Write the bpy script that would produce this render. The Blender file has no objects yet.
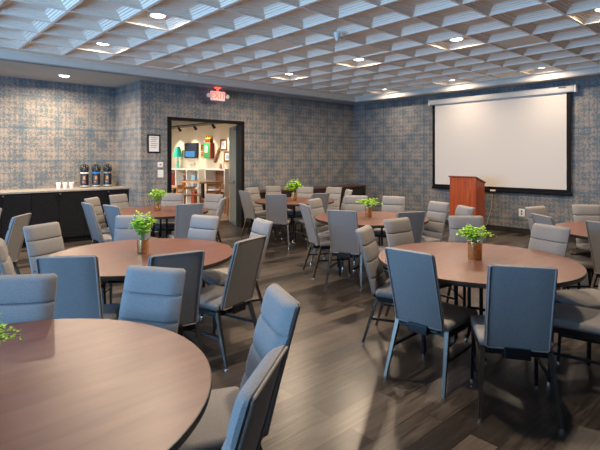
import bpy, bmesh, math, random
from mathutils import Vector, Matrix
C = bpy.context.scene.collection
SC = bpy.context.scene
PI = math.pi
random.seed(7)

# ------------------------------------------------------------------ camera
EYE = 1.57
TH = 0.836                      # heading, from +X towards +Y
cam = bpy.data.cameras.new('camera'); co = bpy.data.objects.new('camera', cam); C.objects.link(co)
co.location = (0, 0, EYE)
co.rotation_euler = (PI/2, 0, TH - PI/2)
cam.sensor_fit = 'HORIZONTAL'; cam.sensor_width = 36
cam.lens = 466/600*36
cam.shift_y = -(225-158.4)/600
cam.clip_start = 0.05
SC.camera = co

# ------------------------------------------------------------------ world, light, exposure
w = bpy.data.worlds.new('world'); SC.world = w; w.use_nodes = True
w.node_tree.nodes['Background'].inputs[0].default_value = (0.55, 0.72, 1.0, 1)
w.node_tree.nodes['Background'].inputs[1].default_value = 1.0
SC.view_settings.view_transform = 'Standard'
SC.view_settings.look = 'None'
SC.view_settings.gamma = 1
SC.view_settings.use_curve_mapping = False
SC.view_settings.exposure = 0.12

WIN = [(1.3, 3.5), (4.2, 6.6)]     # window spans along the left wall (y)
WZ = (0.55, 2.75)
def area(name, loc, rot, sx, sy, power, col, spread=PI, shape='RECTANGLE'):
    l = bpy.data.lights.new(name, 'AREA'); l.shape = shape; l.size = sx
    if shape == 'RECTANGLE': l.size_y = sy
    l.energy = power; l.color = col; l.spread = spread
    o = bpy.data.objects.new(name, l); C.objects.link(o)
    o.location = loc; o.rotation_euler = rot
    return o
for (a, b) in WIN:              # daylight outside each window, pointing in (+X)
    area('daylight', (-3.45, (a+b)/2, (WZ[0]+WZ[1])/2), (0, -PI/2, 0), WZ[1]-WZ[0], b-a, 350, (0.28, 0.58, 1.0))

LIGHT_POW = 60
WARM = (1.0, 0.78, 0.56)

# ------------------------------------------------------------------ material helpers
MATS = {}
def nt(name):
    m = bpy.data.materials.new(name); m.use_nodes = True
    t = m.node_tree; b = t.nodes['Principled BSDF']
    MATS[name] = m
    return m, t, b
def simple(name, col, rough=0.5, metal=0.0, noise=0.0, nscale=40, bump=0.0, emis=None, es=1, coat=0, spec=None):
    m, t, b = nt(name)
    b.inputs['Base Color'].default_value = (*col, 1)
    b.inputs['Roughness'].default_value = rough
    b.inputs['Metallic'].default_value = metal
    if spec is not None: b.inputs['Specular IOR Level'].default_value = spec
    if coat: b.inputs['Coat Weight'].default_value = coat; b.inputs['Coat Roughness'].default_value = 0.1
    if emis:
        b.inputs['Emission Color'].default_value = (*emis, 1); b.inputs['Emission Strength'].default_value = es
    tc = t.nodes.new('ShaderNodeTexCoord'); nz = t.nodes.new('ShaderNodeTexNoise')
    nz.inputs['Scale'].default_value = nscale; nz.inputs['Detail'].default_value = 3
    t.links.new(tc.outputs['Object'], nz.inputs['Vector'])
    if noise:
        r = t.nodes.new('ShaderNodeValToRGB')
        r.color_ramp.elements[0].position = .3; r.color_ramp.elements[1].position = .7
        r.color_ramp.elements[0].color = (*[c*(1-noise) for c in col], 1)
        r.color_ramp.elements[1].color = (*[min(1, c*(1+noise)) for c in col], 1)
        t.links.new(nz.outputs['Fac'], r.inputs['Fac']); t.links.new(r.outputs['Color'], b.inputs['Base Color'])
    if bump:
        bp = t.nodes.new('ShaderNodeBump'); bp.inputs['Strength'].default_value = bump; bp.inputs['Distance'].default_value = .002
        t.links.new(nz.outputs['Fac'], bp.inputs['Height']); t.links.new(bp.outputs['Normal'], b.inputs['Normal'])
    return m
def math_n(t, op, a=None, b=None, c=None):
    n = t.nodes.new('ShaderNodeMath'); n.operation = op
    for i, v in enumerate((a, b, c)):
        if v is None: continue
        if isinstance(v, (int, float)): n.inputs[i].default_value = v
        else: t.links.new(v, n.inputs[i])
    return n.outputs[0]
def mix_n(t, fac, a, b):
    n = t.nodes.new('ShaderNodeMix'); n.data_type = 'RGBA'
    if isinstance(fac, (int, float)): n.inputs[0].default_value = fac
    else: t.links.new(fac, n.inputs[0])
    for k, v in ((6, a), (7, b)):
        if isinstance(v, tuple): n.inputs[k].default_value = (*v, 1)
        else: t.links.new(v, n.inputs[k])
    return n.outputs[2]

def wallpaper():
    m, t, b = nt('wallpaper')
    g = t.nodes.new('ShaderNodeNewGeometry'); s = t.nodes.new('ShaderNodeSeparateXYZ')
    t.links.new(g.outputs['Position'], s.inputs[0])
    u = math_n(t, 'ADD', s.outputs[0], s.outputs[1]); v = s.outputs[2]
    cb = t.nodes.new('ShaderNodeCombineXYZ'); t.links.new(u, cb.inputs[0]); t.links.new(v, cb.inputs[1])
    def noise(scale, det=2, sx=1, sy=1):
        mp = t.nodes.new('ShaderNodeMapping'); mp.inputs['Scale'].default_value = (sx, sy, 1)
        t.links.new(cb.outputs[0], mp.inputs[0])
        n = t.nodes.new('ShaderNodeTexNoise'); n.inputs['Scale'].default_value = scale; n.inputs['Detail'].default_value = det
        t.links.new(mp.outputs[0], n.inputs['Vector']); return n.outputs['Fac']
    def wave(x, period, ph=0.0):
        return math_n(t, 'SINE', math_n(t, 'MULTIPLY_ADD', x, 2*PI/period, ph))
    # ornament: medallions from products of waves, repeating every 0.31 m
    P = .44
    o1 = math_n(t, 'MULTIPLY', wave(u, P), wave(v, P))
    o2 = math_n(t, 'ADD', wave(u, P/5, .5), wave(v, P/4, .5))
    orn = math_n(t, 'ADD', math_n(t, 'MULTIPLY', o1, .22), math_n(t, 'MULTIPLY', o2, .17))
    nzz = math_n(t, 'ADD', math_n(t, 'ADD', noise(22, 3, 1, 2.2), noise(22, 3, 2.4, 1)), -1.0)
    orn = math_n(t, 'ADD', orn, math_n(t, 'MULTIPLY', nzz, 2.6))
    big = noise(2.2, 3)
    orn = math_n(t, 'ADD', orn, math_n(t, 'MULTIPLY', math_n(t, 'SUBTRACT', big, .5), 1.8))
    rp = t.nodes.new('ShaderNodeMapRange'); rp.inputs[1].default_value = -.45; rp.inputs[2].default_value = .5
    t.links.new(orn, rp.inputs[0])
    base = mix_n(t, rp.outputs[0], (.085, .115, .140), (.28, .245, .215))
    # worn blue bands on a grid of about 0.62 m
    def line(x, per, wd, nz):
        f = math_n(t, 'ABSOLUTE', math_n(t, 'SUBTRACT', math_n(t, 'FRACT', math_n(t, 'DIVIDE', math_n(t, 'MULTIPLY_ADD', nz, .05, x), per)), .5))
        r = t.nodes.new('ShaderNodeMapRange'); r.inputs[1].default_value = wd; r.inputs[2].default_value = 0
        t.links.new(f, r.inputs[0]); return r.outputs[0]
    l1 = math_n(t, 'MULTIPLY', line(v, .62, .055, noise(6)), noise(3, 2, 1, 6))
    l2 = math_n(t, 'MULTIPLY', line(u, .62, .045, noise(6)), noise(3, 2, 6, 1))
    l3 = math_n(t, 'MULTIPLY', line(math_n(t, 'ADD', u, .2), .31, .04, noise(6)), noise(2.3, 2, 6, 1))
    ln = math_n(t, 'MINIMUM', math_n(t, 'MULTIPLY', math_n(t, 'ADD', math_n(t, 'ADD', l1, l2), math_n(t, 'MULTIPLY', l3, .5)), 1.25), .85)
    col = mix_n(t, ln, base, (.035, .095, .15))
    t.links.new(col, b.inputs['Base Color'])
    b.inputs['Roughness'].default_value = .6
    return m

def floor_mat():
    m, t, b = nt('plank_floor')
    tc = t.nodes.new('ShaderNodeTexCoord')
    br = t.nodes.new('ShaderNodeTexBrick'); br.inputs['Scale'].default_value = 1
    br.inputs['Brick Width'].default_value = 1.25; br.inputs['Row Height'].default_value = .165
    br.inputs['Mortar Size'].default_value = .0025; br.inputs['Mortar'].default_value = (.008, .007, .006, 1)
    br.inputs['Color1'].default_value = (0, 0, 0, 1); br.inputs['Color2'].default_value = (1, 1, 1, 1)
    br.offset = .37
    t.links.new(tc.outputs['Object'], br.inputs['Vector'])
    mp = t.nodes.new('ShaderNodeMapping'); mp.inputs['Scale'].default_value = (1.3, 14, 1)
    ad = t.nodes.new('ShaderNodeVectorMath'); ad.operation = 'MULTIPLY_ADD'
    ad.inputs[1].default_value = (7, 3, 0)
    t.links.new(br.outputs['Color'], ad.inputs[0]); t.links.new(tc.outputs['Object'], ad.inputs[2])
    t.links.new(ad.outputs[0], mp.inputs[0])
    n = t.nodes.new('ShaderNodeTexNoise'); n.inputs['Scale'].default_value = 2.2; n.inputs['Detail'].default_value = 6; n.inputs['Roughness'].default_value = .65
    n.inputs['Distortion'].default_value = .6
    t.links.new(mp.outputs[0], n.inputs['Vector'])
    f = math_n(t, 'ADD', math_n(t, 'MULTIPLY', br.outputs['Color'], .46), math_n(t, 'MULTIPLY', n.outputs['Fac'], .75))
    r = t.nodes.new('ShaderNodeValToRGB'); e = r.color_ramp.elements
    e[0].position = .30; e[0].color = (.012, .010, .009, 1)
    e[1].position = .82; e[1].color = (.090, .074, .062, 1)
    k = e.new(.55); k.color = (.026, .022, .019, 1)
    t.links.new(f, r.inputs['Fac'])
    t.links.new(mix_n(t, br.outputs['Fac'], r.outputs['Color'], (.008, .007, .006)), b.inputs['Base Color'])
    b.inputs['Roughness'].default_value = .29
    bp = t.nodes.new('ShaderNodeBump'); bp.inputs['Strength'].default_value = .25; bp.inputs['Distance'].default_value = .003
    t.links.new(n.outputs['Fac'], bp.inputs['Height']); t.links.new(bp.outputs['Normal'], b.inputs['Normal'])
    return m

def wood(name, c1, c2, rough=.3, scale=(1, 9, 9), ns=3, spec=.5, coat=0):
    m, t, b = nt(name)
    tc = t.nodes.new('ShaderNodeTexCoord'); mp = t.nodes.new('ShaderNodeMapping'); mp.inputs['Scale'].default_value = scale
    t.links.new(tc.outputs['Object'], mp.inputs[0])
    n = t.nodes.new('ShaderNodeTexNoise'); n.inputs['Scale'].default_value = ns; n.inputs['Detail'].default_value = 6; n.inputs['Distortion'].default_value = .8
    t.links.new(mp.outputs[0], n.inputs['Vector'])
    r = t.nodes.new('ShaderNodeValToRGB'); e = r.color_ramp.elements
    e[0].position = .3; e[0].color = (*c1, 1); e[1].position = .72; e[1].color = (*c2, 1)
    t.links.new(n.outputs['Fac'], r.inputs['Fac']); t.links.new(r.outputs['Color'], b.inputs['Base Color'])
    b.inputs['Roughness'].default_value = rough; b.inputs['Specular IOR Level'].default_value = spec
    if coat: b.inputs['Coat Weight'].default_value = coat; b.inputs['Coat Roughness'].default_value = .15
    return m

M_wallpaper = wallpaper()
M_floor = floor_mat()
M_fabric = simple('greige_fabric', (.185, .178, .175), .85, noise=.22, nscale=260, bump=.5)
M_pipe = simple('piping_fabric', (.27, .24, .22), .8, noise=.1, nscale=200)
M_black = simple('black_metal', (.018, .019, .022), .32, metal=.6, spec=.6)
M_chrome = simple('chrome', (.7, .7, .72), .18, metal=1)
M_bronze = simple('bronze_metal', (.10, .085, .07), .3, metal=.8)
M_table = wood('table_laminate', (.100, .038, .026), (.145, .060, .041), .36, (1.2, 9, 9), 2.0, coat=0)
M_edge = simple('black_edge', (.02, .015, .013), .4)
M_pot = simple('brass_pot', (.62, .45, .22), .25, metal=1, noise=.25, nscale=60, bump=.8)
M_soil = simple('soil', (.03, .02, .012), .95, noise=.4, nscale=120)
M_leaf = simple('leaf', (.30, .55, .03), .5, noise=.45, nscale=25)
M_stem = simple('stem', (.14, .22, .04), .6)
M_tile = simple('ceiling_tile', (.88, .79, .67), .6)
M_tbar = simple('ceiling_bar', (.86, .78, .68), .45)
M_soffit = simple('soffit_paint', (.42, .42, .41), .7)
M_trim = simple('trim_paint', (.72, .68, .60), .5)
M_blackbase = simple('black_baseboard', (.015, .015, .016), .5)
M_screen = simple('screen_fabric', (.62, .59, .55), .8)
M_screenblack = simple('screen_black', (.004, .004, .005), .6, spec=.15)
M_white = simple('white_plastic', (.75, .75, .73), .4)
M_housing = simple('screen_housing', (.48, .48, .46), .4)
M_cherry = wood('cherry_wood', (.20, .030, .008), (.42, .085, .022), .35, (14, 14, .8), 2)
M_cherrytop = wood('cherry_top', (.15, .03, .01), (.28, .06, .02), .35, (9, 9, 2), 2)
M_cabinet = simple('cabinet_black', (.008, .008, .009), .5, noise=.3, nscale=20, spec=.2)
M_counter = wood('counter_stone', (.26, .23, .20), (.36, .33, .29), .35, (3, 3, 3), 6)
M_darkwood = wood('dark_wood', (.06, .025, .014), (.12, .05, .028), .35, (1, 12, 12), 3)
M_airpot = simple('airpot_black', (.012, .012, .013), .25)
M_cup = simple('white_cup', (.85, .83, .80), .4)
M_blue = simple('blue_label', (.02, .25, .75), .4)
M_beige = simple('lobby_wall_paint', (.62, .54, .44), .8)
M_lobbyfloor = simple('lobby_floor_tile', (.45, .37, .29), .4, noise=.15, nscale=3)
M_turq = simple('turquoise_shade', (.03, .62, .50), .5)
M_tv = simple('tv_screen', (.008, .02, .05), .12)
M_green = simple('green_box', (.03, .30, .10), .4)
M_yellow = simple('yellow_tip', (.85, .62, .05), .4)
M_red = simple('dark_red', (.25, .02, .02), .4)
M_orange = simple('orange_wood', (.55, .20, .05), .4, noise=.2, nscale=12)
M_tan = wood('tan_wood', (.36, .22, .12), (.50, .33, .19), .35, (1, 10, 10), 3)
M_brown = simple('brown_clay', (.18, .08, .04), .5)
M_doorgreen = simple('door_dark', (.10, .13, .125), .3)
M_paper = simple('paper', (.75, .74, .72), .7)
M_grey = simple('grey_print', (.25, .25, .25), .7)
M_sky = simple('blue_print', (.25, .42, .55), .6)
M_lens = simple('lamp_lens', (1, .9, .75), .4, emis=(1, .86, .68), es=14)
M_exit = simple('exit_red', (.9, .05, .03), .4, emis=(1, .07, .04), es=2.4)
M_exitwhite = simple('exit_face', (.85, .70, .66), .4, emis=(1, .5, .42), es=.35)
def glass():
    m = bpy.data.materials.new('window_glass'); m.use_nodes = True; t = m.node_tree; t.nodes.clear()
    o = t.nodes.new('ShaderNodeOutputMaterial'); a = t.nodes.new('ShaderNodeBsdfTransparent'); g = t.nodes.new('ShaderNodeBsdfGlossy')
    g.inputs['Roughness'].default_value = .02; mx = t.nodes.new('ShaderNodeMixShader'); mx.inputs[0].default_value = .06
    t.links.new(a.outputs[0], mx.inputs[1]); t.links.new(g.outputs[0], mx.inputs[2]); t.links.new(mx.outputs[0], o.inputs[0])
    return m
M_glass = glass()

# ------------------------------------------------------------------ mesh helpers
def obj(name, bm, mat, parent=None, smooth=False, mats=None):
    me = bpy.data.meshes.new(name)
    bmesh.ops.recalc_face_normals(bm, faces=bm.faces)
    if smooth:
        for f in bm.faces: f.smooth = True
    bm.to_mesh(me); bm.free()
    for m in (mats or [mat]): me.materials.append(m)
    if smooth:
        me.set_sharp_from_angle(angle=math.radians(38))
    o = bpy.data.objects.new(name, me); C.objects.link(o)
    if parent: o.parent = parent
    return o
def thing(name, label, cat, loc=(0, 0, 0), rz=0, group=None):
    o = bpy.data.objects.new(name, None); C.objects.link(o); o.empty_display_size = .1
    o.location = loc; o.rotation_euler = (0, 0, rz)
    tag(o, label, cat, group); return o
def tag(o, label, cat, group=None):
    o['label'] = label; o['category'] = cat
    if group: o['group'] = group
    return o
def struct(name, bm, mat, mats=None, parent=None):
    o = obj(name, bm, mat, parent, mats=mats); o['kind'] = 'structure'; return o
def dup_tree(o, parent=None):
    c = o.copy(); C.objects.link(c)
    if parent: c.parent = parent
    for ch in list(o.children): dup_tree(ch, c)
    return c
def box(bm, x0, x1, y0, y1, z0, z1, bev=0, seg=2, mi=0):
    r = bmesh.ops.create_cube(bm, size=1)
    vs = r['verts']
    for v in vs:
        v.co = Vector((x0+(v.co.x+.5)*(x1-x0), y0+(v.co.y+.5)*(y1-y0), z0+(v.co.z+.5)*(z1-z0)))
    fs = list({f for v in vs for f in v.link_faces})
    for f in fs: f.material_index = mi
    if bev:
        es = list({e for v in vs for e in v.link_edges})
        bmesh.ops.bevel(bm, geom=es, offset=bev, segments=seg, profile=.5, affect='EDGES')
    return vs
def bar(bm, p, q, w0, h0=None, w1=None, h1=None, up=(0, 0, 1)):
    p = Vector(p); q = Vector(q); h0 = h0 or w0; w1 = w1 or w0; h1 = h1 or h0
    d = (q-p).normalized(); u = Vector(up)
    if abs(d.dot(u)) > .95: u = Vector((0, 1, 0))
    a = d.cross(u).normalized(); b = a.cross(d).normalized()
    V = []
    for c, ww, hh in ((p, w0, h0), (q, w1, h1)):
        for i, j in ((-1, -1), (1, -1), (1, 1), (-1, 1)):
            V.append(bm.verts.new(c + a*i*ww/2 + b*j*hh/2))
    for f in ((0, 1, 2, 3), (7, 6, 5, 4), (0, 4, 5, 1), (1, 5, 6, 2), (2, 6, 7, 3), (3, 7, 4, 0)):
        bm.faces.new([V[i] for i in f])
def cyl(bm, p, q, r0, r1=None, n=16, caps=True):
    p = Vector(p); q = Vector(q); r1 = r0 if r1 is None else r1
    d = (q-p).normalized(); u = Vector((0, 0, 1)) if abs(d.z) < .9 else Vector((1, 0, 0))
    a = d.cross(u).normalized(); b = d.cross(a).normalized()
    A = []; B = []
    for k in range(n):
        t = 2*PI*k/n; v = a*math.cos(t)+b*math.sin(t)
        A.append(bm.verts.new(p+v*r0)); B.append(bm.verts.new(q+v*r1))
    for k in range(n):
        bm.faces.new((A[k], A[(k+1) % n], B[(k+1) % n], B[k]))
    if caps: bm.faces.new(A); bm.faces.new(B[::-1])
def tube(bm, pts, r, n=8, closed=False):
    pts = [Vector(p) for p in pts]; rings = []; N = len(pts)
    for i, p in enumerate(pts):
        if closed: d = (pts[(i+1) % N]-pts[i-1]).normalized()
        else: d = (pts[min(i+1, N-1)]-pts[max(i-1, 0)]).normalized()
        u = Vector((0, 0, 1)) if abs(d.z) < .9 else Vector((0, 1, 0))
        a = d.cross(u).normalized(); b = d.cross(a).normalized()
        rings.append([bm.verts.new(p+(a*math.cos(2*PI*k/n)+b*math.sin(2*PI*k/n))*r) for k in range(n)])
    for i in range(N if closed else N-1):
        A = rings[i]; B = rings[(i+1) % N]
        best = min(range(n), key=lambda s: (A[0].co-B[s].co).length) if closed and i == N-1 else 0
        for k in range(n):
            bm.faces.new((A[k], A[(k+1) % n], B[(k+1+best) % n], B[(k+best) % n]))
    if not closed: bm.faces.new(rings[0]); bm.faces.new(rings[-1][::-1])
def lathe(bm, prof, n=32, c=(0, 0, 0)):
    rings = []
    for r, z in prof:
        if r < 1e-5: rings.append([bm.verts.new((c[0], c[1], c[2]+z))])
        else: rings.append([bm.verts.new((c[0]+r*math.cos(2*PI*k/n), c[1]+r*math.sin(2*PI*k/n), c[2]+z)) for k in range(n)])
    for A, B in zip(rings, rings[1:]):
        for k in range(n):
            k2 = (k+1) % n
            if len(A) == 1 and len(B) == 1: continue
            if len(A) == 1: bm.faces.new((A[0], B[k], B[k2]))
            elif len(B) == 1: bm.faces.new((A[k], A[k2], B[0]))
            else: bm.faces.new((A[k], A[k2], B[k2], B[k]))
def nb(): return bmesh.new()
def text_mesh(s, size, depth):
    cu = bpy.data.curves.new('txt', 'FONT'); cu.body = s; cu.size = size; cu.extrude = depth
    cu.align_x = 'CENTER'; cu.align_y = 'CENTER'; cu.resolution_u = 3
    o = bpy.data.objects.new('txt', cu); C.objects.link(o)
    dg = bpy.context.evaluated_depsgraph_get(); dg.update()
    me = bpy.data.meshes.new_from_object(o.evaluated_get(dg))
    bpy.data.objects.remove(o); bm = nb(); bm.from_mesh(me); return bm

# ------------------------------------------------------------------ room
XR, YB, YN, XN, XL, YF = 9.95, 8.75, 10.05, 3.75, -3.0, -3.0
CZ, SZ = 3.229, 3.085           # coffered ceiling, lower soffit
TX, TY = 9.55, 8.35             # edge of the raised ceiling
DX0, DX1, DZ = 4.36, 6.13, 2.38 # door opening
LX, LY = 7.75, 15.9             # lobby wall and end
H = 3.5
b = nb(); box(b, XL-.2, XR+.2, YF-.2, YN+.02, -.1, 0); struct('floor', b, M_floor)
b = nb(); box(b, 2.9, LX+.2, YN+.02, LY+.2, -.1, 0)
struct('floor_lobby', b, M_lobbyfloor)
b = nb(); box(b, XR, XR+.15, YF-.15, YB+.15, 0, H); struct('wall_right', b, M_wallpaper)
b = nb()
box(b, XN, DX0, YB, YB+.15, 0, H); box(b, DX1, XR, YB, YB+.15, 0, H); box(b, DX0, DX1, YB, YB+.15, DZ, H)
struct('wall_back', b, M_wallpaper)
b = nb(); box(b, XN, XN+.15, YB+.15, YN+.15, 0, H); struct('wall_niche_side', b, M_wallpaper)
b = nb(); box(b, XL-.15, XN, YN, YN+.15, 0, H); struct('wall_niche_back', b, M_wallpaper)
b = nb(); box(b, XL-.15, XR+.15, YF-.15, YF, 0, H); struct('wall_front', b, M_wallpaper)
b = nb()
ys = [YF] + [v for w_ in WIN for v in w_] + [YN]
for i in range(0, len(ys), 2): box(b, XL-.15, XL, ys[i], ys[i+1], 0, H)
for (a, c) in WIN:
    box(b, XL-.15, XL, a, c, 0, WZ[0]); box(b, XL-.15, XL, a, c, WZ[1], H)
struct('wall_left', b, M_wallpaper)
for i, (a, c) in enumerate(WIN):
    b = nb(); z0, z1 = WZ; f = .06
    box(b, XL-.12, XL-.04, a, a+f, z0, z1); box(b, XL-.12, XL-.04, c-f, c, z0, z1)
    box(b, XL-.12, XL-.04, a+f, c-f, z0, z0+f); box(b, XL-.12, XL-.04, a+f, c-f, z1-f, z1)
    box(b, XL-.11, XL-.05, (a+c)/2-.025, (a+c)/2+.025, z0+f, z1-f)
    wo = struct('window_%d' % (i+1), b, M_black)
    b = nb(); box(b, XL-.085, XL-.079, a+f, c-f, z0+f, z1-f); obj('window_pane', b, M_glass, wo)
# soffit ring
b = nb()
box(b, XL, XR, TY, YB, SZ, SZ+.12); box(b, XL, XN, YB, YN, SZ, SZ+.12)
box(b, TX, XR, YF, TY, SZ, SZ+.12)
struct('ceiling_soffit', b, M_soffit)
# band between soffit and the coffered field (a small cove profile)
def band(name, p, q, nrm):
    b = nb(); p = Vector(p); q = Vector(q); n = Vector(nrm)
    prof = [(0, 0), (-.012, .0), (-.012, .018), (.004, .024), (.004, .105), (.02, .125), (.035, CZ-SZ+.01), (-.05, CZ-SZ+.01), (-.05, 0)]
    A = [b.verts.new(p+n*a+Vector((0, 0, SZ+z))) for a, z in prof]
    B = [b.verts.new(q+n*a+Vector((0, 0, SZ+z))) for a, z in prof]
    for k in range(len(prof)):
        k2 = (k+1) % len(prof); b.faces.new((A[k], A[k2], B[k2], B[k]))
    b.faces.new(A); b.faces.new(B[::-1]); struct(name, b, M_trim)
band('trim_1', (XL, TY, 0), (TX, TY, 0), (0, -1, 0))
band('trim_2', (TX, YF, 0), (TX, TY, 0), (-1, 0, 0))
# coffered ceiling
T = .61; GX, GY = 4.61, 3.143
b = nb()
flat = {(-1, 3), (1, 2), (-2, 7), (7, 1), (5, 7), (3, -1)}
i0, i1, j0, j1 = -12, 8, -10, 8
def ring(x0, x1, y0, y1, z): return [b.verts.new((x, y, z)) for x, y in ((x0, y0), (x1, y0), (x1, y1), (x0, y1))]
STEP = [(0, 0), (.030, 0), (.038, .016), (.056, .018), (.066, .034), (.084, .036), (.094, .052), (.110, .054), (.120, .064)]
for i in range(i0, i1):
    for j in range(j0, j1):
        x0, y0 = GX+T*i, GY+T*j
        if (i, j) in flat:
            r = ring(x0, x0+T, y0, y0+T, CZ); b.faces.new(r); continue
        prev = None
        for ins, up in STEP:
            r = ring(x0+ins, x0+T-ins, y0+ins, y0+T-ins, CZ+up)
            if prev:
                for k in range(4): b.faces.new((prev[k], prev[(k+1) % 4], r[(k+1) % 4], r[k]))
            prev = r
        b.faces.new(prev)
# flat border strips
ex0, ex1, ey0, ey1 = GX+T*i0, GX+T*i1, GY+T*j0, GY+T*j1
for (a, c, d, e) in ((ex0, TX, ey1, TY), (ex1, TX, ey0, ey1)):
    b.faces.new(ring(a, c, d, e, CZ))
ceil = struct('ceiling', b, M_tile)
b = nb()
for i in range(i0, i1+1): box(b, GX+T*i-.018, GX+T*i+.018, ey0, ey1, CZ-.020, CZ+.002)
for j in range(j0, j1+1): box(b, ex0, ex1, GY+T*j-.016, GY+T*j+.016, CZ-.0195, CZ+.0015)
o = obj('ceiling_bars', b, M_tbar, ceil)
b = nb(); box(b, XL-.15, XR+.15, YF-.15, YN+.15, H, H+.1); struct('ceiling_slab', b, M_soffit)
# baseboards
def base(name, *bx):
    b = nb()
    for q in bx: box(b, *q, 0, .115)
    struct(name, b, M_blackbase)
base('baseboard_right', (XR-.012, XR, YF, YB))
base('baseboard_back', (XN, DX0-.06, YB-.012, YB), (DX1+.06, XR-.012, YB-.012, YB))
base('baseboard_front', (XL, XR, YF, YF+.012))

# ------------------------------------------------------------------ door and lobby
b = nb()
box(b, DX0-.05, DX0+.03, YB-.02, YB+.17, 0, DZ+.03); box(b, DX1-.03, DX1+.05, YB-.02, YB+.17, 0, DZ+.03)
box(b, DX0+.03, DX1-.03, YB-.02, YB+.17, DZ-.03, DZ+.03)
d1 = struct('door_1', b, M_screenblack)
b = nb(); leafang = math.radians(67)
lf = obj('door_leaf', None or (lambda bb: (box(bb, 0, .86, -.022, .022, .01, 2.33), bb)[1])(nb()), M_doorgreen, d1)
lf.location = (DX1-.01, YB+.19, 0); lf.rotation_euler = (0, 0, leafang)
b = nb(); box(b, .80, .862, -.024, .024, .012, 2.328); o = obj('edge_strip', b, M_tan, lf)
b = nb(); box(b, .70, .76, .022, .034, .95, 1.25); bar(b, (.15, .06, 1.02), (.74, .06, 1.02), .03, .04); box(b, .12, .16, .022, .07, .99, 1.06)
obj('push_bar', b, M_chrome, lf)
b = nb(); bar(b, (.02, .06, 2.25), (.3, .05, 2.25), .05, .06); obj('closer', b, M_chrome, lf)

b = nb(); box(b, LX, LX+.15, YB+.3, LY+.15, 0, 3); struct('wall_lobby_right', b, M_beige)
b = nb(); box(b, 2.9, LX, LY, LY+.15, 0, 3); struct('wall_lobby_back', b, M_beige)
b = nb(); box(b, 2.75, 2.9, YN+.15, LY+.15, 0, 3); struct('wall_lobby_left', b, M_beige)
b = nb(); box(b, LX, LX+.15, YB+.15, YB+.3, 0, 3); struct('wall_lobby_return', b, M_beige)
b = nb(); box(b, XN+.15, LX+.15, YB+.15, YN+.15, 2.62, 2.72); box(b, 2.75, LX+.15, YN+.15, LY+.15, 2.62, 2.72); struct('ceiling_lobby', b, simple('lobby_ceiling', (.16, .16, .16), .8))
area('lobby_fill', (4.2, 13.0, 2.55), (0, 0, 0), 2.0, 3.0, 260, (1, .95, .88))  # added fill lamp under the lobby ceiling to brighten it, no fixture modelled
LS = [14.75, 13.75, 12.75, 11.7]
tr = thing('track_light', 'black ceiling track with small spotlights seen through the doorway', 'track light', (7.15, 13.2, 2.62))
b = nb(); box(b, -.02, .02, -2.1, 2.1, -.03, 0); obj('rail', b, M_black, tr)
for y in LS:
    b = nb(); cyl(b, (0, y-13.2, -.03), (0, y-13.2, -.09), .01, n=8); cyl(b, (0, y-13.2, -.07), (.08, y-13.2, -.17), .035, .045, 12)
    h = obj('spot_head', b, M_black, tr)
    l = bpy.data.lights.new('spot', 'SPOT'); l.energy = 58; l.color = (1, .80, .55); l.spot_size = 1.5; l.spot_blend = .6; l.shadow_soft_size = .03
    o = bpy.data.objects.new('spot', l); C.objects.link(o); o.location = (7.25, y, 2.42); o.rotation_euler = (0, -.45, 0)

# lobby furnishings, against the wall x = LX unless told otherwise
t = thing('bookcase', 'low white bookcase under the television, seen through the doorway', 'bookcase', (LX-.18, 14.05, 0))
b = nb(); Lh = 1.12
box(b, -.17, .17, -Lh, Lh, 1.19, 1.23); box(b, -.17, .17, -Lh, Lh, .05, .09); box(b, -.17, .17, -Lh, Lh, .62, .65)
for y in (-Lh, -.38, .38, Lh-.04): box(b, -.17, .17, y, y+.04, .0, 1.19)
obj('frame', b, M_white, t)
b = nb(); box(b, .14, .17, -Lh+.04, Lh-.04, .09, 1.19); obj('back_panel', b, M_tan, t)
rnd = random.Random(3)
for (y, z, hh, ww, mt, nm) in [(14.97, .65, .3, .12, M_brown, 'dark brown storage tin'), (14.70, .65, .42, .2, M_red, 'tall dark red storage box'), (14.10, .65, .36, .34, M_grey, 'grey storage box'),
                                (13.82, .65, .22, .2, M_red, 'low dark red storage box'), (13.3, .65, .40, .22, M_sky, 'pale blue storage box'), (14.75, .09, .40, .3, M_brown, 'wide brown storage box'),
                                (14.0, .09, .38, .3, M_grey, 'grey bin'), (13.3, .09, .42, .25, M_red, 'dark red bin')]:
    b = nb(); box(b, LX-.33, LX-.07, y-ww/2, y+ww/2, z, z+hh, .01); box(b, LX-.335, LX-.325, y-ww/4, y+ww/4, z+hh*.4, z+hh*.6)
    tag(obj('storage_box', b, mt), nm + (' on the upper shelf' if z > .3 else ' on the lower shelf') + ' of the white lobby bookcase', 'box', 'boxes in the lobby bookcase')
t = thing('table_lamp', 'turquoise table lamp on the white bookcase in the lobby', 'lamp', (LX-.18, 14.6, 1.23))
b = nb(); lathe(b, [(0, .34), (.035, .34), (.02, .27), (.04, .24), (.03, .18), (.045, .14), (.045, .04), (.055, .0), (0, 0)], 16); obj('base', b, M_turq, t, True)
b = nb(); cyl(b, (0, 0, .3), (0, 0, .46), .022, n=10); obj('stem', b, M_pot, t)
b = nb(); lathe(b, [(.15, .38), (.085, .74), (.082, .74), (.146, .38)], 20); obj('lamp_shade', b, M_turq, t, True)
t = thing('television', 'wall-mounted flat television beside the turquoise lamp', 'television', (LX, 13.93, 1.83))
b = nb(); box(b, -.07, -.02, -.42, .42, -.25, .25, .008); obj('casing', b, M_airpot, t)
b = nb(); box(b, -.073, -.069, -.39, .39, -.22, .22); obj('screen', b, M_tv, t)
b = nb(); box(b, -.076, -.0725, -.28, .34, -.21, -.02); obj('screen_image', b, simple('tv_blue', (.02, .10, .25), .3, emis=(.05, .25, .6), es=.5), t)
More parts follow.
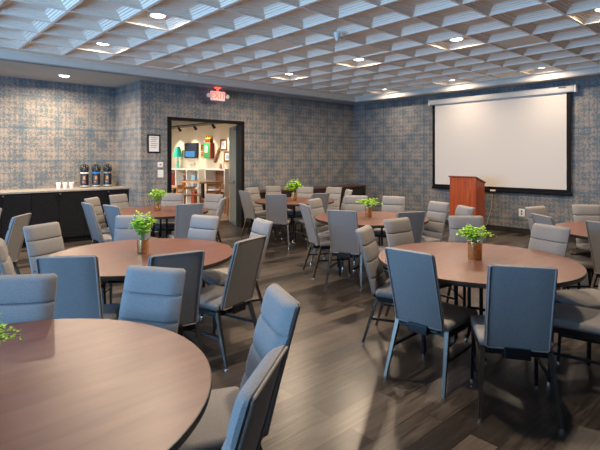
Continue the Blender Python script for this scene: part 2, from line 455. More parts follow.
b = nb(); box(b, -.02, 0, -.15, .15, -.1, .1); obj('bracket', b, M_black, t)
b = nb(); box(b, LX-.05, LX, 13.72, 14.15, 1.38, 1.44, .01); tag(obj('sound_bar', b, M_housing), 'slim grey sound bar on the wall under the television', 'speaker')
def picture(y, z, wd, hg, fm, pm, label, am=None, fr=.03):
    t = thing('picture_frame', label, 'picture', (LX, y, z), 0, 'pictures on the lobby wall')
    b = nb()
    box(b, -.03, 0, -wd/2, wd/2, hg/2-fr, hg/2); box(b, -.03, 0, -wd/2, wd/2, -hg/2, -hg/2+fr)
    box(b, -.03, 0, -wd/2, -wd/2+fr, -hg/2+fr, hg/2-fr); box(b, -.03, 0, wd/2-fr, wd/2, -hg/2+fr, hg/2-fr)
    obj('frame', b, fm, t)
    b = nb(); box(b, -.015, 0, -wd/2+fr, wd/2-fr, -hg/2+fr, hg/2-fr); obj('mat_board', b, pm, t)
    if am:
        b = nb(); box(b, -.018, -.0155, -wd/5, wd/5, -hg/5, hg/6); obj('print', b, am, t)
picture(13.24, 1.91, .18, .18, M_brown, M_orange, 'small square brown picture right of the television, upper one', M_brown, .02)
picture(13.24, 1.69, .18, .18, M_orange, M_orange, 'small square orange picture right of the television, lower one', M_brown, .02)
picture(12.0, 1.98, .36, .34, M_brown, M_paper, 'brown-framed picture with a greenish print, higher of the two by the door leaf', M_sky, .05)
picture(11.79, 1.62, .38, .32, M_brown, M_paper, 'brown-framed picture with a bluish print, lower of the two by the door leaf', M_sky, .05)
b = nb(); box(b, LX-.04, LX, 13.02, 13.16, 2.05, 2.17, .01); tag(obj('wall_speaker', b, M_white), 'small white box fixed high beside the green wall art', 'speaker')
t = thing('wall_art', 'green box-shaped wall art with three red and yellow sticks on top', 'wall art', (LX, 12.8, 1.85))
b = nb(); box(b, -.13, 0, -.19, .19, -.28, .22); obj('box', b, M_green, t)
b = nb(); box(b, -.132, -.0, -.24, -.192, -.28, .22); obj('side_panel', b, M_red, t)
for k in (-1, 0, 1):
    b = nb(); cyl(b, (-.07, k*.12, .22), (-.07, k*.12, .33), .045, n=12); s_ = obj('stick', b, M_red, t)
    b = nb(); cyl(b, (-.07, k*.12, .33), (-.07, k*.12, .43), .045, .03, 12); obj('tip', b, M_yellow, s_)
b = nb(); box(b, -.134, -.13, -.05, .1, -.1, .12); obj('patch', b, M_paper, t)
t = thing('wall_sculpture', 'small brown carved sculpture hung on the lobby wall', 'sculpture', (LX, 12.34, 1.62))
b = nb(); tube(b, [(-.04, .12, -.16), (-.06, .05, -.06), (-.05, 0, .0), (-.06, -.06, .08), (-.04, -.09, .2)], .045, 8); obj('body', b, M_brown, t, True)
b = nb(); cyl(b, (-.05, .0, .02), (-.05, .1, .08), .03, .02, 8); cyl(b, (-.04, -.09, .2), (-.04, -.1, .28), .04, .02, 8); obj('wing', b, M_tan, t)
t = thing('console_shelf', 'white console shelf below the framed pictures in the lobby', 'shelf', (LX-.2, 11.85, 0))
b = nb(); box(b, -.2, .2, -.5, .6, 1.22, 1.27); obj('top', b, M_white, t)
for y in (-.5, .56): b = nb(); box(b, -.2, .2, y, y+.04, 0, 1.22); obj('side_panel', b, M_white, t)
b = nb(); box(b, -.19, .19, -.46, .56, .6, .64); obj('shelf', b, M_white, t)
b = nb(); box(b, .16, .19, -.46, .56, .02, 1.22); obj('back_panel', b, M_brown, t)
t = thing('ornament', 'small orange and white ornament on the white console shelf', 'ornament', (LX-.2, 11.8, 1.27))
b = nb(); box(b, -.02, .02, -.1, .1, 0, .2, .005); obj('card', b, M_paper, t)
b = nb(); lathe(b, [(0, .16), (.03, .14), (.02, .1), (.04, .05), (.03, 0), (0, 0)], 12, (-.06, 0, 0)); obj('figure', b, M_orange, t, True)

def lobby_table(x, y, h, wx, wy, label, cat='table'):
    t = thing('cafe_table', label, cat, (x, y, 0), 0, 'wooden tables in the lobby')
    b = nb(); box(b, -wx/2, wx/2, -wy/2, wy/2, h-.04, h, .008); obj('tabletop', b, M_tan, t)
    b = nb(); box(b, -.04, .04, -.04, .04, .03, h-.04); obj('column', b, M_airpot, t)
    b = nb(); box(b, -.28, .28, -.04, .04, 0, .03); box(b, -.04, .04, -.28, .28, 0, .031); obj('foot', b, M_airpot, t)
lobby_table(6.2, 12.15, .77, .9, .8, 'wooden cafe table just inside the left of the doorway')
lobby_table(6.75, 11.55, .93, .75, .95, 'taller wooden cafe table in the middle of the doorway view')
def stool(x, y, rz, label, mt=M_orange, hs=.46):
    t = thing('wooden_chair', label, 'chair', (x, y, 0), rz, 'orange wooden chairs in the lobby')
    b = nb(); box(b, -.2, .2, -.2, .2, hs-.03, hs, .01); obj('seat', b, mt, t)
    for sx in (-1, 1):
        b = nb(); bar(b, (sx*.17, .17, hs-.03), (sx*.19, .2, 0), .035); obj('leg', b, mt, t)
        b = nb(); bar(b, (sx*.18, -.22, 0), (sx*.17, -.19, hs), .035); bar(b, (sx*.17, -.19, hs), (sx*.17, -.25, hs+.42), .033); obj('leg', b, mt, t)
    b = nb()
    for z in (.2, .38): bar(b, (-.16, -.2-.06*z/.42, hs+z), (.16, -.2-.06*z/.42, hs+z), .02, .07)
    obj('backrest', b, mt, t)
stool(5.75, 11.4, .6, 'orange wooden chair in front of the left cafe table')
stool(6.2, 12.9, 2.9, 'orange wooden chair behind the left cafe table')
stool(6.55, 10.75, -.3, 'orange wooden chair in front of the taller cafe table', hs=.5)
stool(7.3, 10.85, 1.2, 'orange wooden chair right of the taller cafe table', hs=.5)
stool(6.75, 12.3, 2.8, 'orange wooden chair behind the taller cafe table', hs=.5)
# dark lobby armchair and benches far in
t = thing('wooden_settle', 'dark wooden settle with two panels against the lobby wall', 'bench', (LX-.28, 12.69, 0)); t.scale = (1, .5, 1)
b = nb(); box(b, -.25, .25, -.4, .4, .42, .48); obj('seat', b, M_brown, t)
b = nb(); box(b, .2, .25, -.4, .4, .48, 1.0); obj('backrest', b, M_tan, t)
for y in (-.4, .36):
    b = nb(); box(b, -.25, -.2, y, y+.04, 0, .42); box(b, .2, .25, y, y+.04, 0, .42); obj('leg_frame', b, M_brown, t)

# ------------------------------------------------------------------ wall fixtures
t = thing('exit_sign', 'red and white illuminated exit sign hanging above the doorway', 'exit sign', (5.36, 8.55, 0), -.05)
b = nb(); box(b, -.17, .17, -.025, .025, 2.80, 3.0, .012); obj('casing', b, M_exitwhite, t)
b = nb(); box(b, -.06, .06, -.03, .03, 3.06, 3.084); box(b, -.02, .02, -.01, .01, 3.0, 3.06); obj('canopy', b, M_exit, t)
tm = text_mesh('EXIT', .175, .003); o = obj('lettering', tm, M_exit, t); o.location = (0, -.030, 2.90); o.rotation_euler = (PI/2, 0, 0)
for sx in (-1, 1):
    b = nb(); cyl(b, (sx*.17, 0, 2.90), (sx*.195, 0, 2.90), .012, n=8); cyl(b, (sx*.225, -.03, 2.9), (sx*.225, .03, 2.9), .045, .03, 14); obj('emergency_lamp', b, M_white, t)
t = thing('notice_frame', 'small black-framed notice on the wall left of the doorway', 'notice', (4.02, YB, 1.86))
b = nb()
box(b, -.13, .13, -.02, 0, .155, .18); box(b, -.13, .13, -.02, 0, -.18, -.155); box(b, -.13, -.108, -.02, 0, -.155, .155); box(b, .108, .13, -.02, 0, -.155, .155)
obj('frame', b, M_screenblack, t)
b = nb(); box(b, -.108, .108, -.01, 0, -.155, .155); obj('paper', b, M_paper, t)
b = nb()
for k in range(6): box(b, -.07+.01*(k % 2), .07-.012*(k % 3), -.012, -.0105, .11-.035*k-.012*(k > 2), .122-.035*k-.012*(k > 2))
obj('printed_lines', b, M_grey, t)
t = thing('thermostat', 'white square thermostat on the wall left of the door frame', 'thermostat', (4.15, YB, 1.44))
b = nb(); box(b, -.055, .055, -.025, 0, -.05, .055, .006); obj('casing', b, M_white, t)
b = nb(); box(b, -.02, .02, -.028, -.024, -.01, .025); obj('display', b, M_grey, t)
t = thing('light_switch', 'white light switch plate below the thermostat', 'light switch', (4.16, YB, 1.265))
b = nb(); box(b, -.06, .06, -.01, 0, -.075, .075, .004); obj('plate', b, M_white, t)
b = nb(); box(b, -.018, .018, -.016, -.009, -.035, .035); obj('rocker', b, M_white, t)
t = thing('wall_outlet', 'white power outlet low on the wall below the projection screen', 'outlet', (XR, 4.11, .44))
b = nb(); box(b, -.01, 0, -.06, .06, -.08, .08, .004); obj('plate', b, M_white, t)
b = nb(); box(b, -.014, -.009, -.015, .015, .012, .045); box(b, -.014, -.009, -.015, .015, -.045, -.012); obj('socket', b, M_black, t)

# projection screen on the right wall
t = thing('projection_screen', 'large white pull-down projection screen with black border on the right wall', 'projection screen', (XR, 0, 0))
b = nb(); box(b, -.14, -.01, 3.08, 6.22, 2.84, 2.97, .02, 3); hs_ = obj('housing', b, M_housing, t, True)
for ya in (3.05, 6.22):
    b = nb(); box(b, -.145, -.005, ya, ya+.03, 2.83, 2.98, .01); obj('end_cap', b, M_white, hs_)
b = nb(); box(b, -.1435, -.139, 3.22, 3.36, 2.93, 2.95); obj('badge', b, M_black, hs_)
b = nb(); box(b, -.085, -.08, 3.15, 6.17, .90, 2.85); obj('border', b, M_screenblack, t)
b = nb(); box(b, -.088, -.0855, 3.23, 6.10, .96, 2.84); obj('screen_surface', b, M_screen, t)
b = nb(); box(b, -.10, -.065, 3.13, 6.19, .845, .90, .01); obj('bottom_bar', b, M_screenblack, t)
b = nb(); box(b, -.115, -.10, 4.62, 4.74, .86, .895, .004); obj('pull_tab', b, M_white, t)
b = nb(); tube(b, [(XR-.02, 4.72, .84), (XR-.02, 4.75, .5), (XR-.03, 4.85, .12), (XR-.1, 4.95, .008), (XR-.5, 5.0, .008), (XR-.9, 4.8, .008)], .007, 6)
tag(obj('power_cable', b, M_housing, None, True), 'thin pale cable dropping from the screen to the floor by the lectern', 'cable')

# ceiling downlights
def downlight(name, x, y, z, label, group, power, r=.085):
    t = thing(name, label, 'ceiling light', (x, y, z), 0, group)
    b = nb(); lathe(b, [(r, -.018), (r+.008, -.020), (r+.022, 0), (r, .002)], 24); obj('trim_ring', b, M_white, t, True)
    b = nb(); lathe(b, [(r, -.016), (r*.7, -.027), (0, -.031)], 24); obj('lens', b, M_lens, t, True)
    l = area('lamp_glow', (x, y, z-.034), (0, 0, 0), r*1.8, 0, power, WARM, math.radians(168), 'DISK')
pos = {-4: 'left', 2: 'middle', 7: 'right'}
names = {(-4, 3): 'round downlight in the left row of ceiling coffers, nearer of its two', (-4, 6): 'round downlight in the left row of ceiling coffers, farther of its two',
         (2, -3): 'round downlight cut by the top right corner of the picture', (2, 0): 'round downlight in the middle row of coffers, above the right round table',
         (2, 3): 'round downlight in the middle row of coffers, above the centre table', (2, 6): 'round downlight in the middle row of coffers, farthest in by the exit sign',
         (7, 0): 'round downlight over the right end of the projection screen', (7, 3): 'round downlight over the left end of the projection screen'}
for i in (-4, 2, 7):
    for j in (-3, 0, 3, 6):
        x, y = GX+T*(i+.5), GY+T*(j+.5)
        if (i, j) in names:
            downlight('recessed_downlight', x, y, CZ+.063, names[(i, j)], 'downlights in the coffered ceiling', LIGHT_POW*(.32 if i == 7 else 1))
        else:
            downlight('recessed_downlight', x, y, CZ+.063, 'round downlight in the coffered ceiling outside the picture', 'downlights out of the picture', LIGHT_POW*(.32 if i == 7 else 1))
for k, x in enumerate((.6, 2.5)):
    downlight('recessed_downlight', x, 9.15, SZ-.001, 'round downlight in the plain soffit above the coffee counter' if k else 'round downlight in the plain soffit left of the picture', 'soffit downlights', 75)
def sprinkler(x, y, z, label, big=1):
    t = thing('sprinkler', label, 'sprinkler', (x, y, z), 0, 'ceiling sprinklers')
    b = nb(); lathe(b, [(.04*big, 0), (.038*big, -.012), (.015, -.016), (0, -.016)], 16); obj('escutcheon', b, M_white, t, True)
    b = nb(); cyl(b, (0, 0, -.01), (0, 0, -.06), .012*big, n=10); obj('body', b, M_chrome, t)
    b = nb(); cyl(b, (0, 0, -.06), (0, 0, -.075), .03*big, .024*big, 12); obj('deflector', b, M_white, t)
sprinkler(4.33, 7.98, CZ-.012, 'small sprinkler head in the ceiling above the doorway')
sprinkler(8.84, 3.70, CZ-.012, 'small sprinkler head beside the downlight over the screen')
sprinkler(8.9, 7.9, CZ-.012, 'small sprinkler head near the far ceiling corner')
sprinkler(1.50, 9.4, SZ, 'small sprinkler head in the soffit at the left edge')
t = thing('ceiling_camera', 'white cone-shaped sensor on a short arm under the coffered ceiling', 'sensor', (4.45, 4.2, CZ-.012))
b = nb(); cyl(b, (0, 0, 0), (0, 0, -.03), .05, .045, 16); obj('mount', b, M_white, t)
b = nb(); cyl(b, (0, 0, -.03), (0, 0, -.11), .045, .016, 16); obj('cone', b, M_white, t)
b = nb(); cyl(b, (.0, 0, -.05), (.12, -.02, -.07), .008, n=8); cyl(b, (.12, -.02, -.09), (.12, -.02, -.05), .014, n=8); obj('arm', b, M_housing, t)

# ------------------------------------------------------------------ coffee counter in the niche
CY = 9.30
def cabinet(x0, x1, label):
    t = thing('base_cabinet', label, 'cabinet', (x0, CY, 0), 0, 'black cabinets under the coffee counter')
    wd = x1-x0
    b = nb(); box(b, .002, wd-.002, .03, .73, .10, .955); box(b, .002, wd-.002, .09, .73, 0, .10); obj('body', b, M_cabinet, t)
    for s in (0, 1):
        a = .004+s*wd/2; c = a+wd/2-.006
        b = nb(); box(b, a, c, .006, .029, .105, .95, .003); d = obj('door', b, M_cabinet, t)
        hx = wd/2+(-.035 if s == 0 else .035)
        b = nb(); tube(b, [(hx, .006, .90), (hx, -.02, .89), (hx, -.02, .79), (hx, .006, .78)], .005, 6); obj('handle', b, M_black, d)
        if s == 1:
            b = nb(); cyl(b, (wd/2+.02, .006, .92), (wd/2+.02, -.006, .92), .016, n=12); obj('lock', b, M_chrome, d)
cabinet(2.0+.9, XN-.005, 'black double-door cabinet at the right end of the coffee counter, under the airpots')
cabinet(2.0, 2.9, 'black double-door cabinet of the coffee counter, under the white cups')
cabinet(1.1, 2.0, 'black double-door cabinet of the coffee counter at the left picture edge')
b = nb(); box(b, 1.0, XN-.002, CY-.02, YN-.002, .955, .99, .005); tag(obj('countertop', b, M_counter), 'grey stone countertop along the niche over black cabinets', 'countertop')
def airpot(x, y, bandm, label):
    t = thing('airpot', label, 'coffee airpot', (x, y, .99), -.5, 'coffee airpots on the counter'); t.scale = (.86, .86, 1.12)
    b = nb(); lathe(b, [(0, 0), (.085, 0), (.09, .01), (.088, .03), (.088, .25), (.08, .28), (0, .28)], 24); obj('body', b, M_airpot, t, True)
    b = nb(); lathe(b, [(.089, .245), (.0905, .247), (.0905, .268), (.083, .272)], 24); obj('band', b, bandm, t, True)
    b = nb(); lathe(b, [(.083, .275), (.09, .285), (.088, .32), (.07, .36), (.03, .375), (0, .375)], 24); l = obj('lid', b, M_airpot, t, True)
    b = nb(); cyl(b, (0, 0, .37), (0, 0, .40), .035, .03, 16); obj('pump_button', b, M_airpot, l)
    b = nb(); bar(b, (0, -.05, .335), (0, -.13, .32), .035, .03); bar(b, (0, -.125, .325), (0, -.125, .29), .02); obj('spout', b, M_airpot, l)
    b = nb(); tube(b, [(-.088, 0, .3), (-.10, .0, .34), (-.07, .0, .39), (0, 0, .415), (.07, 0, .39), (.10, 0, .34), (.088, 0, .3)], .007, 8); obj('carry_handle', b, M_airpot, t, True)
    b = nb(); box(b, -.045, .045, -.0915, -.084, .06, .22); obj('label', b, simple('airpot_label', (.04, .038, .036), .4), t)
    b = nb(); box(b, -.01, .03, -.093, -.0912, .14, .20); box(b, -.03, .01, -.093, -.0912, .09, .11); obj('label_mark', b, M_orange, t)
    b = nb(); lathe(b, [(.09, .012), (.0915, .014), (.0915, .035), (.0885, .037)], 24); obj('foot_ring', b, M_housing, t, True)
airpot(3.05, 9.8, M_cup, 'black coffee airpot with white band, left one of three')
airpot(3.275, 9.8, M_blue, 'black coffee airpot with blue band, middle of three')
airpot(3.50, 9.8, simple('grey_band', (.3, .3, .3), .4), 'black coffee airpot with grey band, right one by the niche corner')
for k, lab in enumerate(('stack of white cups on the counter, farthest left', 'stack of white cups on the counter, middle one', 'stack of white cups on the counter, nearest the airpots')):
    b = nb(); z = 0
    prof = [(0, 0), (.032, 0), (.042, .085)]
    for q in range(3): prof += [(.0445, .086+q*.013), (.0445, .091+q*.013), (.042, .093+q*.013)]
    prof += [(.040, .117), (.034, .06), (0, .055)]
    lathe(b, prof, 20, (2.55+.115*k, 9.72, .99)); tag(obj('cup_stack', b, M_cup, None, True), lab, 'cups', 'white cup stacks')

# credenza against the back wall
t = thing('credenza', 'long dark wood credenza against the back wall behind the far table', 'credenza', (6.25, 8.28, 0))
b = nb(); box(b, 0, 3.66, -.02, .44, .80, .835, .005); obj('top', b, M_darkwood, t)
b = nb(); box(b, .02, 3.64, .02, .44, .0, .80); obj('body', b, M_edge, t)
for k in range(4):
    b = nb(); box(b, .03+k*.905, .925+k*.905, .0, .018, .08, .78, .003); d = obj('door', b, M_edge, t)
    b = nb(); box(b, .86+k*.905, .875+k*.905, -.02, -.002, .5, .65); obj('handle', b, M_black, d)

# lectern
t = thing('lectern', 'cherry wood lectern with sloped top standing before the projection screen', 'lectern', (8.88, 4.76, 0))
b = nb(); zt = 1.19
def slab(pts, d):
    lo = [b.verts.new(p) for p in pts]; hi = [b.verts.new(Vector(p)+Vector(d)) for p in pts]
    b.faces.new(lo); b.faces.new(hi[::-1])
    for k in range(len(pts)): b.faces.new((lo[k], lo[(k+1) % len(pts)], hi[(k+1) % len(pts)], hi[k]))
slab([(-.18, -.28, 0), (-.18, .28, 0), (-.18, .28, zt), (-.18, -.28, zt)], (.02, 0, 0))
slab([(-.16, -.28, 0), (.19, -.28, 0), (.19, -.28, 1.075), (-.16, -.28, zt-.006)], (0, .02, 0))
slab([(-.16, .26, 0), (.19, .26, 0), (.19, .26, 1.075), (-.16, .26, zt-.006)], (0, .02, 0))
obj('body', b, M_cherry, t)
b = nb(); V = [(-.20, -.30, zt+.003), (.21, -.30, 1.072), (.21, .30, 1.072), (-.20, .30, zt+.003)]
lo = [b.verts.new(v) for v in V]; hi = [b.verts.new((v[0], v[1], v[2]+.022)) for v in V]
b.faces.new(lo); b.faces.new(hi[::-1])
for k in range(4): b.faces.new((lo[k], lo[(k+1) % 4], hi[(k+1) % 4], hi[k]))
obj('sloped_top', b, M_cherrytop, t)
b = nb(); box(b, -.158, .17, -.258, .258, .55, .57); obj('shelf', b, M_cherry, t)

# ------------------------------------------------------------------ tables
def make_table(label, x, y, r=.775):
    t = thing('round_table', label, 'table', (x, y, 0), 0, 'round banquet tables')
    n = 96
    b = nb(); lathe(b, [(0, .722), (r-.012, .722), (r-.006, .7495), (r-.002, .7515), (0, .7515)], n)
    o = obj('tabletop', b, M_table, t, True); o.location.z = -.0015
    b = nb(); lathe(b, [(r-.006, .716), (r, .720), (r+.003, .735), (r+.001, .7485), (r-.008, .7495), (r-.012, .72)], n); obj('edge_band', b, M_edge, t, True)
    b = nb(); lathe(b, [(0, .69), (.24, .69), (.24, .72), (0, .72)], 32); obj('mounting_plate', b, M_black, t)
    b = nb(); lathe(b, [(.13, .30), (.145, .30), (.145, .32), (.13, .32), (.13, .30)], 28); obj('brace_ring', b, M_black, t, True)
    for k in range(4):
        a = PI/4+k*PI/2; cx, sy = math.cos(a), math.sin(a)
        b = nb(); tube(b, [(cx*.15, sy*.15, .69), (cx*.15, sy*.15, .12), (cx*.17, sy*.17, .075), (cx*.20, sy*.20, .045), (cx*.24, sy*.24, .032)], .015, 8)
        l = obj('leg', b, M_black, t, True)
        b = nb(); cyl(b, (cx*.235, sy*.235, 0), (cx*.235, sy*.235, .025), .02, .016, 12); obj('glide', b, M_chrome, l)
    return t
TB = dict(T1=(.25, 1.93), T2=(1.69, 3.89), T3=(3.22, 6.88), T4=(5.07, 4.14), T5=(6.0, 6.81), T6=(6.25, 1.42), TR=(3.60, 1.86), T7=(.25, 6.5))
LAB = dict(T1='large round brown table in the left foreground, cut by the frame',
           T2='round brown table with a leafy potted plant, second from the left foreground',
           T3='round brown table in front of the doorway and coffee counter',
           T4='round brown table in the centre, its brass pot standing before the lectern side',
           T5='farthest round brown table, in front of the dark credenza',
           T6='round brown table at the right edge below the projection screen',
           TR='round brown table at right in front, ringed by blue-lit chairs',
           T7='round brown table beyond the left edge, near the coffee counter')
for k in TB: make_table(LAB[k], *TB[k], r=(.79 if k == 'T1' else .775))

# ------------------------------------------------------------------ plants
def plant(x, y, label, seed, height, spread, nst, droop=.5, pr=.048, ph=.125, leaf=.013):
    rn = random.Random(seed)
    t = thing('potted_fern', label, 'potted plant', (x, y, .75), 0, 'potted ferns on the tables')
    b = nb(); lathe(b, [(0, 0), (pr*.93, 0), (pr*.97, .004), (pr, ph), (pr*.9, ph), (pr*.87, ph-.02), (0, ph-.02)], 28); obj('pot', b, M_pot, t, True)
    b = nb(); lathe(b, [(pr*.86, ph-.018), (pr*.4, ph-.008), (0, ph-.006)], 14); obj('soil', b, M_soil, t, True)
    bs, bl = nb(), nb()
    def leaflet(p, d, s):
        d = d.normalized(); u = Vector((rn.uniform(-.5, .5), rn.uniform(-.5, .5), 1)).normalized()
        a = d.cross(u).normalized(); nn = a.cross(d)
        pts = [p, p+d*s*.5+a*s*.42+nn*s*.08, p+d*s*1.0+a*s*.3, p+d*s*1.15, p+d*s*1.0-a*s*.3, p+d*s*.5-a*s*.42+nn*s*.08]
        c = bl.verts.new(p+d*s*.6-nn*s*.1); vs = [bl.verts.new(q) for q in pts]
        for k in range(6): bl.faces.new((c, vs[k], vs[(k+1) % 6]))
    for s in range(nst):
        a = rn.uniform(0, 2*PI); rr = spread*rn.uniform(.35, 1); h = height*rn.uniform(.6, 1)*(1-.35*(rr/spread)**2)
        p0 = Vector((rn.uniform(-.015, .015), rn.uniform(-.015, .015), ph-.015))
        p3 = Vector((math.cos(a)*rr, math.sin(a)*rr, ph+h*(1-droop*rr/spread*.5)))
        p2 = Vector((math.cos(a)*rr*.5, math.sin(a)*rr*.5, ph+h*.95)); p1 = p0+Vector((0, 0, h*.4))
        pts = []
        N = 9
        for k in range(N+1):
            q = k/N; pts.append(p0*(1-q)**3+p1*3*q*(1-q)**2+p2*3*q*q*(1-q)+p3*q**3)
        tube(bs, pts, .0013, 4)
        for k in range(3, N+1):
            d = (pts[k]-pts[k-1]).normalized(); side = d.cross(Vector((0, 0, 1)))
            if side.length < .1: side = Vector((math.cos(a+1.5), math.sin(a+1.5), 0))
            side.normalize(); ln = .035*(1.15-abs(k/N-.55))*spread/.13
            for sg in (-1, 1):
                e = pts[k]+side*sg*ln+Vector((rn.uniform(-1, 1), rn.uniform(-1, 1), rn.uniform(-1, .6)))*.008
                for m_ in range(3):
                    q = (m_+1)/3; pp = pts[k].lerp(e, q)
                    leaflet(pp, (e-pts[k]).normalized()+Vector((rn.uniform(-.6, .6), rn.uniform(-.6, .6), rn.uniform(-.4, .4))), leaf*rn.uniform(.7, 1.2))
    f = obj('foliage', bl, M_leaf, t); obj('stems', bs, M_stem, f)
    return t
plant(*TB['TR'], 'feathery fern in a hammered brass pot on the right front table', 11, .17, .165, 30, droop=.9, pr=.056, ph=.145, leaf=.015)
plant(*TB['T2'], 'tall airy leafy plant in a metal pot on the left middle table', 5, .30, .13, 30, droop=.7, pr=.05, ph=.125, leaf=.017)
plant(*TB['T3'], 'leafy plant in a pale pot on the table before the doorway', 9, .30, .17, 26, pr=.05, ph=.135, leaf=.017)
plant(5.04, 4.16, 'small fern in a shiny brass pot on the centre table', 21, .18, .20, 22, droop=.9, pr=.05, ph=.15, leaf=.017)
plant(*TB['T5'], 'bushy green plant on the farthest round table', 33, .34, .20, 30, droop=1.2, pr=.055, ph=.16, leaf=.022)
plant(.265, 1.95, 'fern at the left frame edge on the foreground table', 2, .17, .12, 22, pr=.055, ph=.13, leaf=.012)

# ------------------------------------------------------------------ chairs
def make_chair(label):
    t = thing('banquet_chair', label, 'chair', (0, 0, 0), 0, 'upholstered banquet chairs')
    # seat cushion
    b = nb(); nx, ny = 12, 12; W, zb, zt = .225, .405, .468
    def outline(i, n):                      # rounded-rectangle outline, front (+y) edge slightly bowed
        pass
    box(b, -.225, .225, -.20, .245, .405, .468, .026, 4)
    for v in b.verts:
        if v.co.z > .44: v.co.z += .012*(1-(v.co.x/.225)**2)*(1-((v.co.y-.02)/.225)**2)
        k = (v.co.y+.20)/.445; v.co.x *= .93+.07*k
    obj('seat', b, M_fabric, t, True)
    b = nb(); pts = []
    for x, y in ((-.20, -.19), (.20, -.19), (.217, .225), (-.217, .225)): pts.append((x, y, .418))
    # backrest slab: four padded channels in front, flat behind
    b.free(); b = nb()
    z0, z1, y0, y1 = .415, .955, -.215, -.365
    n = 72; Wd = .186; NC = 4; rows = []
    def spine(s): return y0+(y1-y0)*(s**1.08), z0+(z1-z0)*s
    for k in range(n+1):
        s = k/n; y, z = spine(s); ch = (s*NC) % 1.0 if s < 1 else 1.0
        bulge = (max(0, math.sin(PI*ch)))**.25
        th = .028+.020*bulge; end = 1.0
        e = min(s, 1-s)*(z1-z0)
        if e < .024: end = math.sqrt(max(0.0, 1-(1-e/.024)**2))
        th_f = th*(.45+.55*end); back = .014*(.2+.8*end)
        wd = Wd-.020*(1-end)
        prof = []
        for q in range(13):                 # front curve from -x to +x
            a = -1+2*q/12; edge = (1-abs(a)**8)
            prof.append((a*wd, y+th_f*(.25+.75*edge)))
        for q in range(7):                  # back curve from +x to -x
            a = 1-2*q/6; edge = (1-abs(a)**8)
            prof.append((a*wd, y-back*(.2+.8*edge)))
        rows.append([b.verts.new((px, py, z)) for px, py in prof])
    m_ = len(rows[0])
    for A, B in zip(rows, rows[1:]):
        for q in range(m_): b.faces.new((A[q], A[(q+1) % m_], B[(q+1) % m_], B[q]))
    b.faces.new(rows[0]); b.faces.new(rows[-1][::-1])
    bk = obj('backrest', b, M_fabric, t, True)
    b = nb(); pts = []
    def bp(x, s): y, z = spine(s); return (x, y-.012, z)
    for s in [i/10 for i in range(0, 11)]: pts.append(bp(-.175, .025+.95*s))
    pts.append(bp(-.167, .988)); pts.append(bp(.167, .988))
    for s in [i/10 for i in range(10, -1, -1)]: pts.append(bp(.175, .025+.95*s))
    pts.append(bp(.167, .012)); pts.append(bp(-.167, .012))
    tube(b, pts, .005, 6, closed=True); obj('piping', b, M_pipe, bk, True)
    # steel frame
    b = nb(); zf = .392
    for sx in (-1, 1): bar(b, (sx*.195, -.19, zf), (sx*.205, .21, zf), .022, .040)
    bar(b, (-.2, .205, zf), (.2, .205, zf), .022, .040); bar(b, (-.2, -.185, zf), (.2, -.185, zf), .022, .040)
    obj('seat_frame', b, M_black, t)
    b = nb(); box(b, -.075, .075, -.248, -.18, .365, .428, .006); bar(b, (-.14, -.205, .40), (.14, -.205, .40), .03, .02); obj('back_bracket', b, M_black, t)
    for sx in (-1, 1):
        b = nb(); bar(b, (sx*.198, .195, .40), (sx*.208, .215, .015), .024, .024, .020, .020); l = obj('leg', b, M_black, t)
        b = nb(); cyl(b, (sx*.208, .215, 0), (sx*.208, .215, .022), .015, .013, 10); obj('glide', b, M_chrome, l)
        b = nb(); bar(b, (sx*.190, -.18, .41), (sx*.222, -.300, .015), .030, .030, .018, .018); l = obj('leg', b, M_bronze, t)
        b = nb(); cyl(b, (sx*.222, -.300, 0), (sx*.222, -.300, .02), .014, .012, 10); obj('glide', b, M_chrome, l)
        b = nb(); bar(b, (sx*.203, .205, .225), (sx*.206, -.238, .225), .016, .018); obj('stretcher', b, M_black, t)
    return t
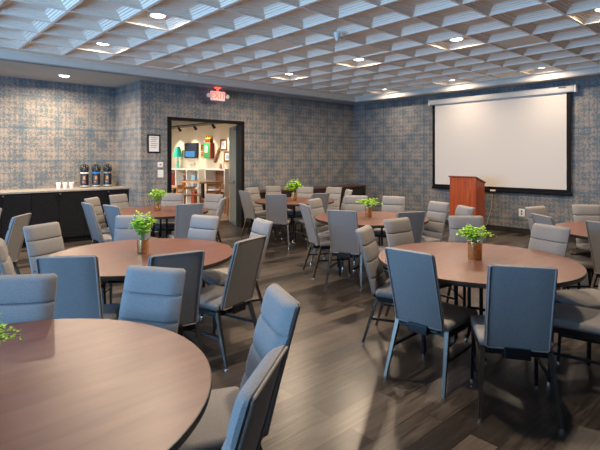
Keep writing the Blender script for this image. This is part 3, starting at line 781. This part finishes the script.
# (table, x and y of the top of its back, label, optional facing angle in degrees)
CH = [
 ('TR', 2.640, 1.832, 'blue-lit chair with its smooth back to us, left one before the right front table', 4),
 ('TR', 2.743, 1.132, 'blue-lit chair with its back squarely to us, nearest in front of the right table', 34),
 ('TR', 3.760, 0.720, 'chair whose seat alone enters at the right edge, in front of the right table', 101),
 ('TR', 4.537, 1.006, 'chair at the right edge whose seat slips under the right front table', 147),
 ('TR', 4.583, 1.631, 'grey chair facing us behind the right end of the right front table', 163),
 ('TR', 4.667, 2.515, 'grey chair facing us directly behind the fern of the right front table', -133),
 ('TR', 3.934, 2.876, 'grey chair facing us at the far left side of the right front table', -95),
 ('TR', 3.213, 2.705, 'pale chair seen edge-on at the left side of the right front table', -66),
 ('T2', 1.449, 2.799, 'dark shaded chair with its back to us before the left middle table', 80),
 ('T2', 0.881, 3.170, 'pale blue-lit chair with its piped back to us, left before the left middle table', 56),
 ('T2', 0.656, 4.108, 'chair at the left frame edge showing its bluish side beside the left middle table', -12),
 ('T2', 1.134, 4.866, 'brown chair facing right, left of the leafy plant table before the black cabinets', -64),
 ('T2', 2.048, 4.958, 'chair facing us directly behind the tall leafy plant', -124),
 ('T2', 2.611, 4.416, 'light blue chair facing us behind the right of the left middle table', -161),
 ('T2', 2.865, 3.721, 'chair behind the right side of the left middle table, its pale top edge showing', 167),
 ('T2', 2.132, 2.924, 'brown-backed chair turned sideways at the right of the left middle table', 106),
 ('T1', 1.160, 2.498, 'blue channelled chair front facing us behind the foreground table', -148),
 ('T1', 0.551, 2.812, 'dark brown channelled chair front at the left, behind the foreground table', -124),
 ('T1', 1.373, 1.637, 'tall chair leaning at the right of the foreground table, channels lit blue', 158),
 ('T1', 0.847, 1.087, 'nearest chair at the bottom of the picture, its brown back cut by the frame', 125),
 ('T4', 4.073, 3.769, 'chair with its back to us at the near left of the centre table', 25),
 ('T4', 4.243, 4.610, 'chair seen from behind facing right at the left of the centre table', -25),
 ('T4', 4.943, 5.138, 'channelled chair facing us at the far left of the centre table', -72),
 ('T4', 5.869, 5.105, 'chair facing us behind the brass pot of the centre table, left of two', -141),
 ('T4', 6.210, 4.599, 'chair facing us behind the brass pot of the centre table, right of two', -157),
 ('T4', 4.561, 3.129, 'dark chair with its back to us at the near right of the centre table', 65),
 ('T4', 5.891, 3.583, 'channelled chair at the right of the centre table, left of the lectern', 165),
 ('T4', 5.622, 3.034, 'pale chair seen edge-on in front of the lectern', 149),
 ('T5', 5.070, 6.230, 'grey chair with its back to us in front of the farthest table', 45),
 ('T5', 5.149, 7.276, 'chair seen from behind at the far left, beside the door frame', -4),
 ('T5', 5.873, 8.007, 'channelled chair at the far left end of the credenza', -77),
 ('T5', 6.575, 8.182, 'chair facing us before the credenza, left of the farthest plant', -107),
 ('T5', 6.866, 7.432, 'chair facing us before the credenza, right behind the farthest plant', -147),
 ('T5', 7.261, 6.939, 'channelled chair facing left at the right of the farthest table', -165),
 ('T5', 5.790, 5.860, 'dark-backed chair in front of the farthest table, behind the centre table chairs', 78),
 ('T5', 6.900, 6.184, 'small edge-on chair beside the right end of the credenza', 147),
 ('T3', 2.130, 6.740, 'slab-backed chair facing right at the left of the doorway table', 0),
 ('T3', 2.472, 7.599, 'channelled chair at the left of the doorway table, by the black cabinets', -48),
 ('T3', 3.032, 7.988, 'chair before the right end of the coffee counter', -68),
 ('T3', 2.264, 6.207, 'grey chair with its back to us at the near left of the doorway table', 9),
 ('T3', 3.131, 5.698, 'dark grey chair with its back to us at the near right of the doorway table', 71),
 ('T3', 3.859, 7.628, 'chair facing us behind the plant of the doorway table', -129),
 ('T3', 4.303, 6.977, 'channelled chair facing us in front of the open doorway', 200),
 ('T3', 3.954, 6.136, 'brown-backed chair sideways in front of the open doorway', 139),
 ('T6', 5.171, 1.360, 'dark chair back at the right frame edge beyond the right front table', -17),
 ('T6', 6.246, 2.408, 'brown chair top below the right end of the projection screen', 255),
 ('T6', 5.357, 1.999, 'grey chair back with pale top edge left of the right edge table', -38),
 ('T6', 6.992, 2.046, 'brown channelled chair facing us at the right edge below the screen', -138),
 ('T7', 1.160, 5.820, 'brown-backed narrow chair near the left edge before the black cabinets', 144),
 ('T7', 1.028, 6.916, 'chair at the far left edge, only its right side in view', 210),
]
proto = None
for (tb, bx, by, lab, ang) in CH:
    cx, cy = TB[tb]
    dx, dy = bx-cx, by-cy; dist = math.hypot(dx, dy)
    a = math.radians(ang) if ang is not None else math.atan2(cy-by, cx-bx)
    if proto is None: o = proto = make_chair(lab)
    else: o = dup_tree(proto); o['label'] = lab
    o.location = (bx+.355*math.cos(a), by+.355*math.sin(a), 0)
    o.rotation_euler = (0, 0, a-PI/2)
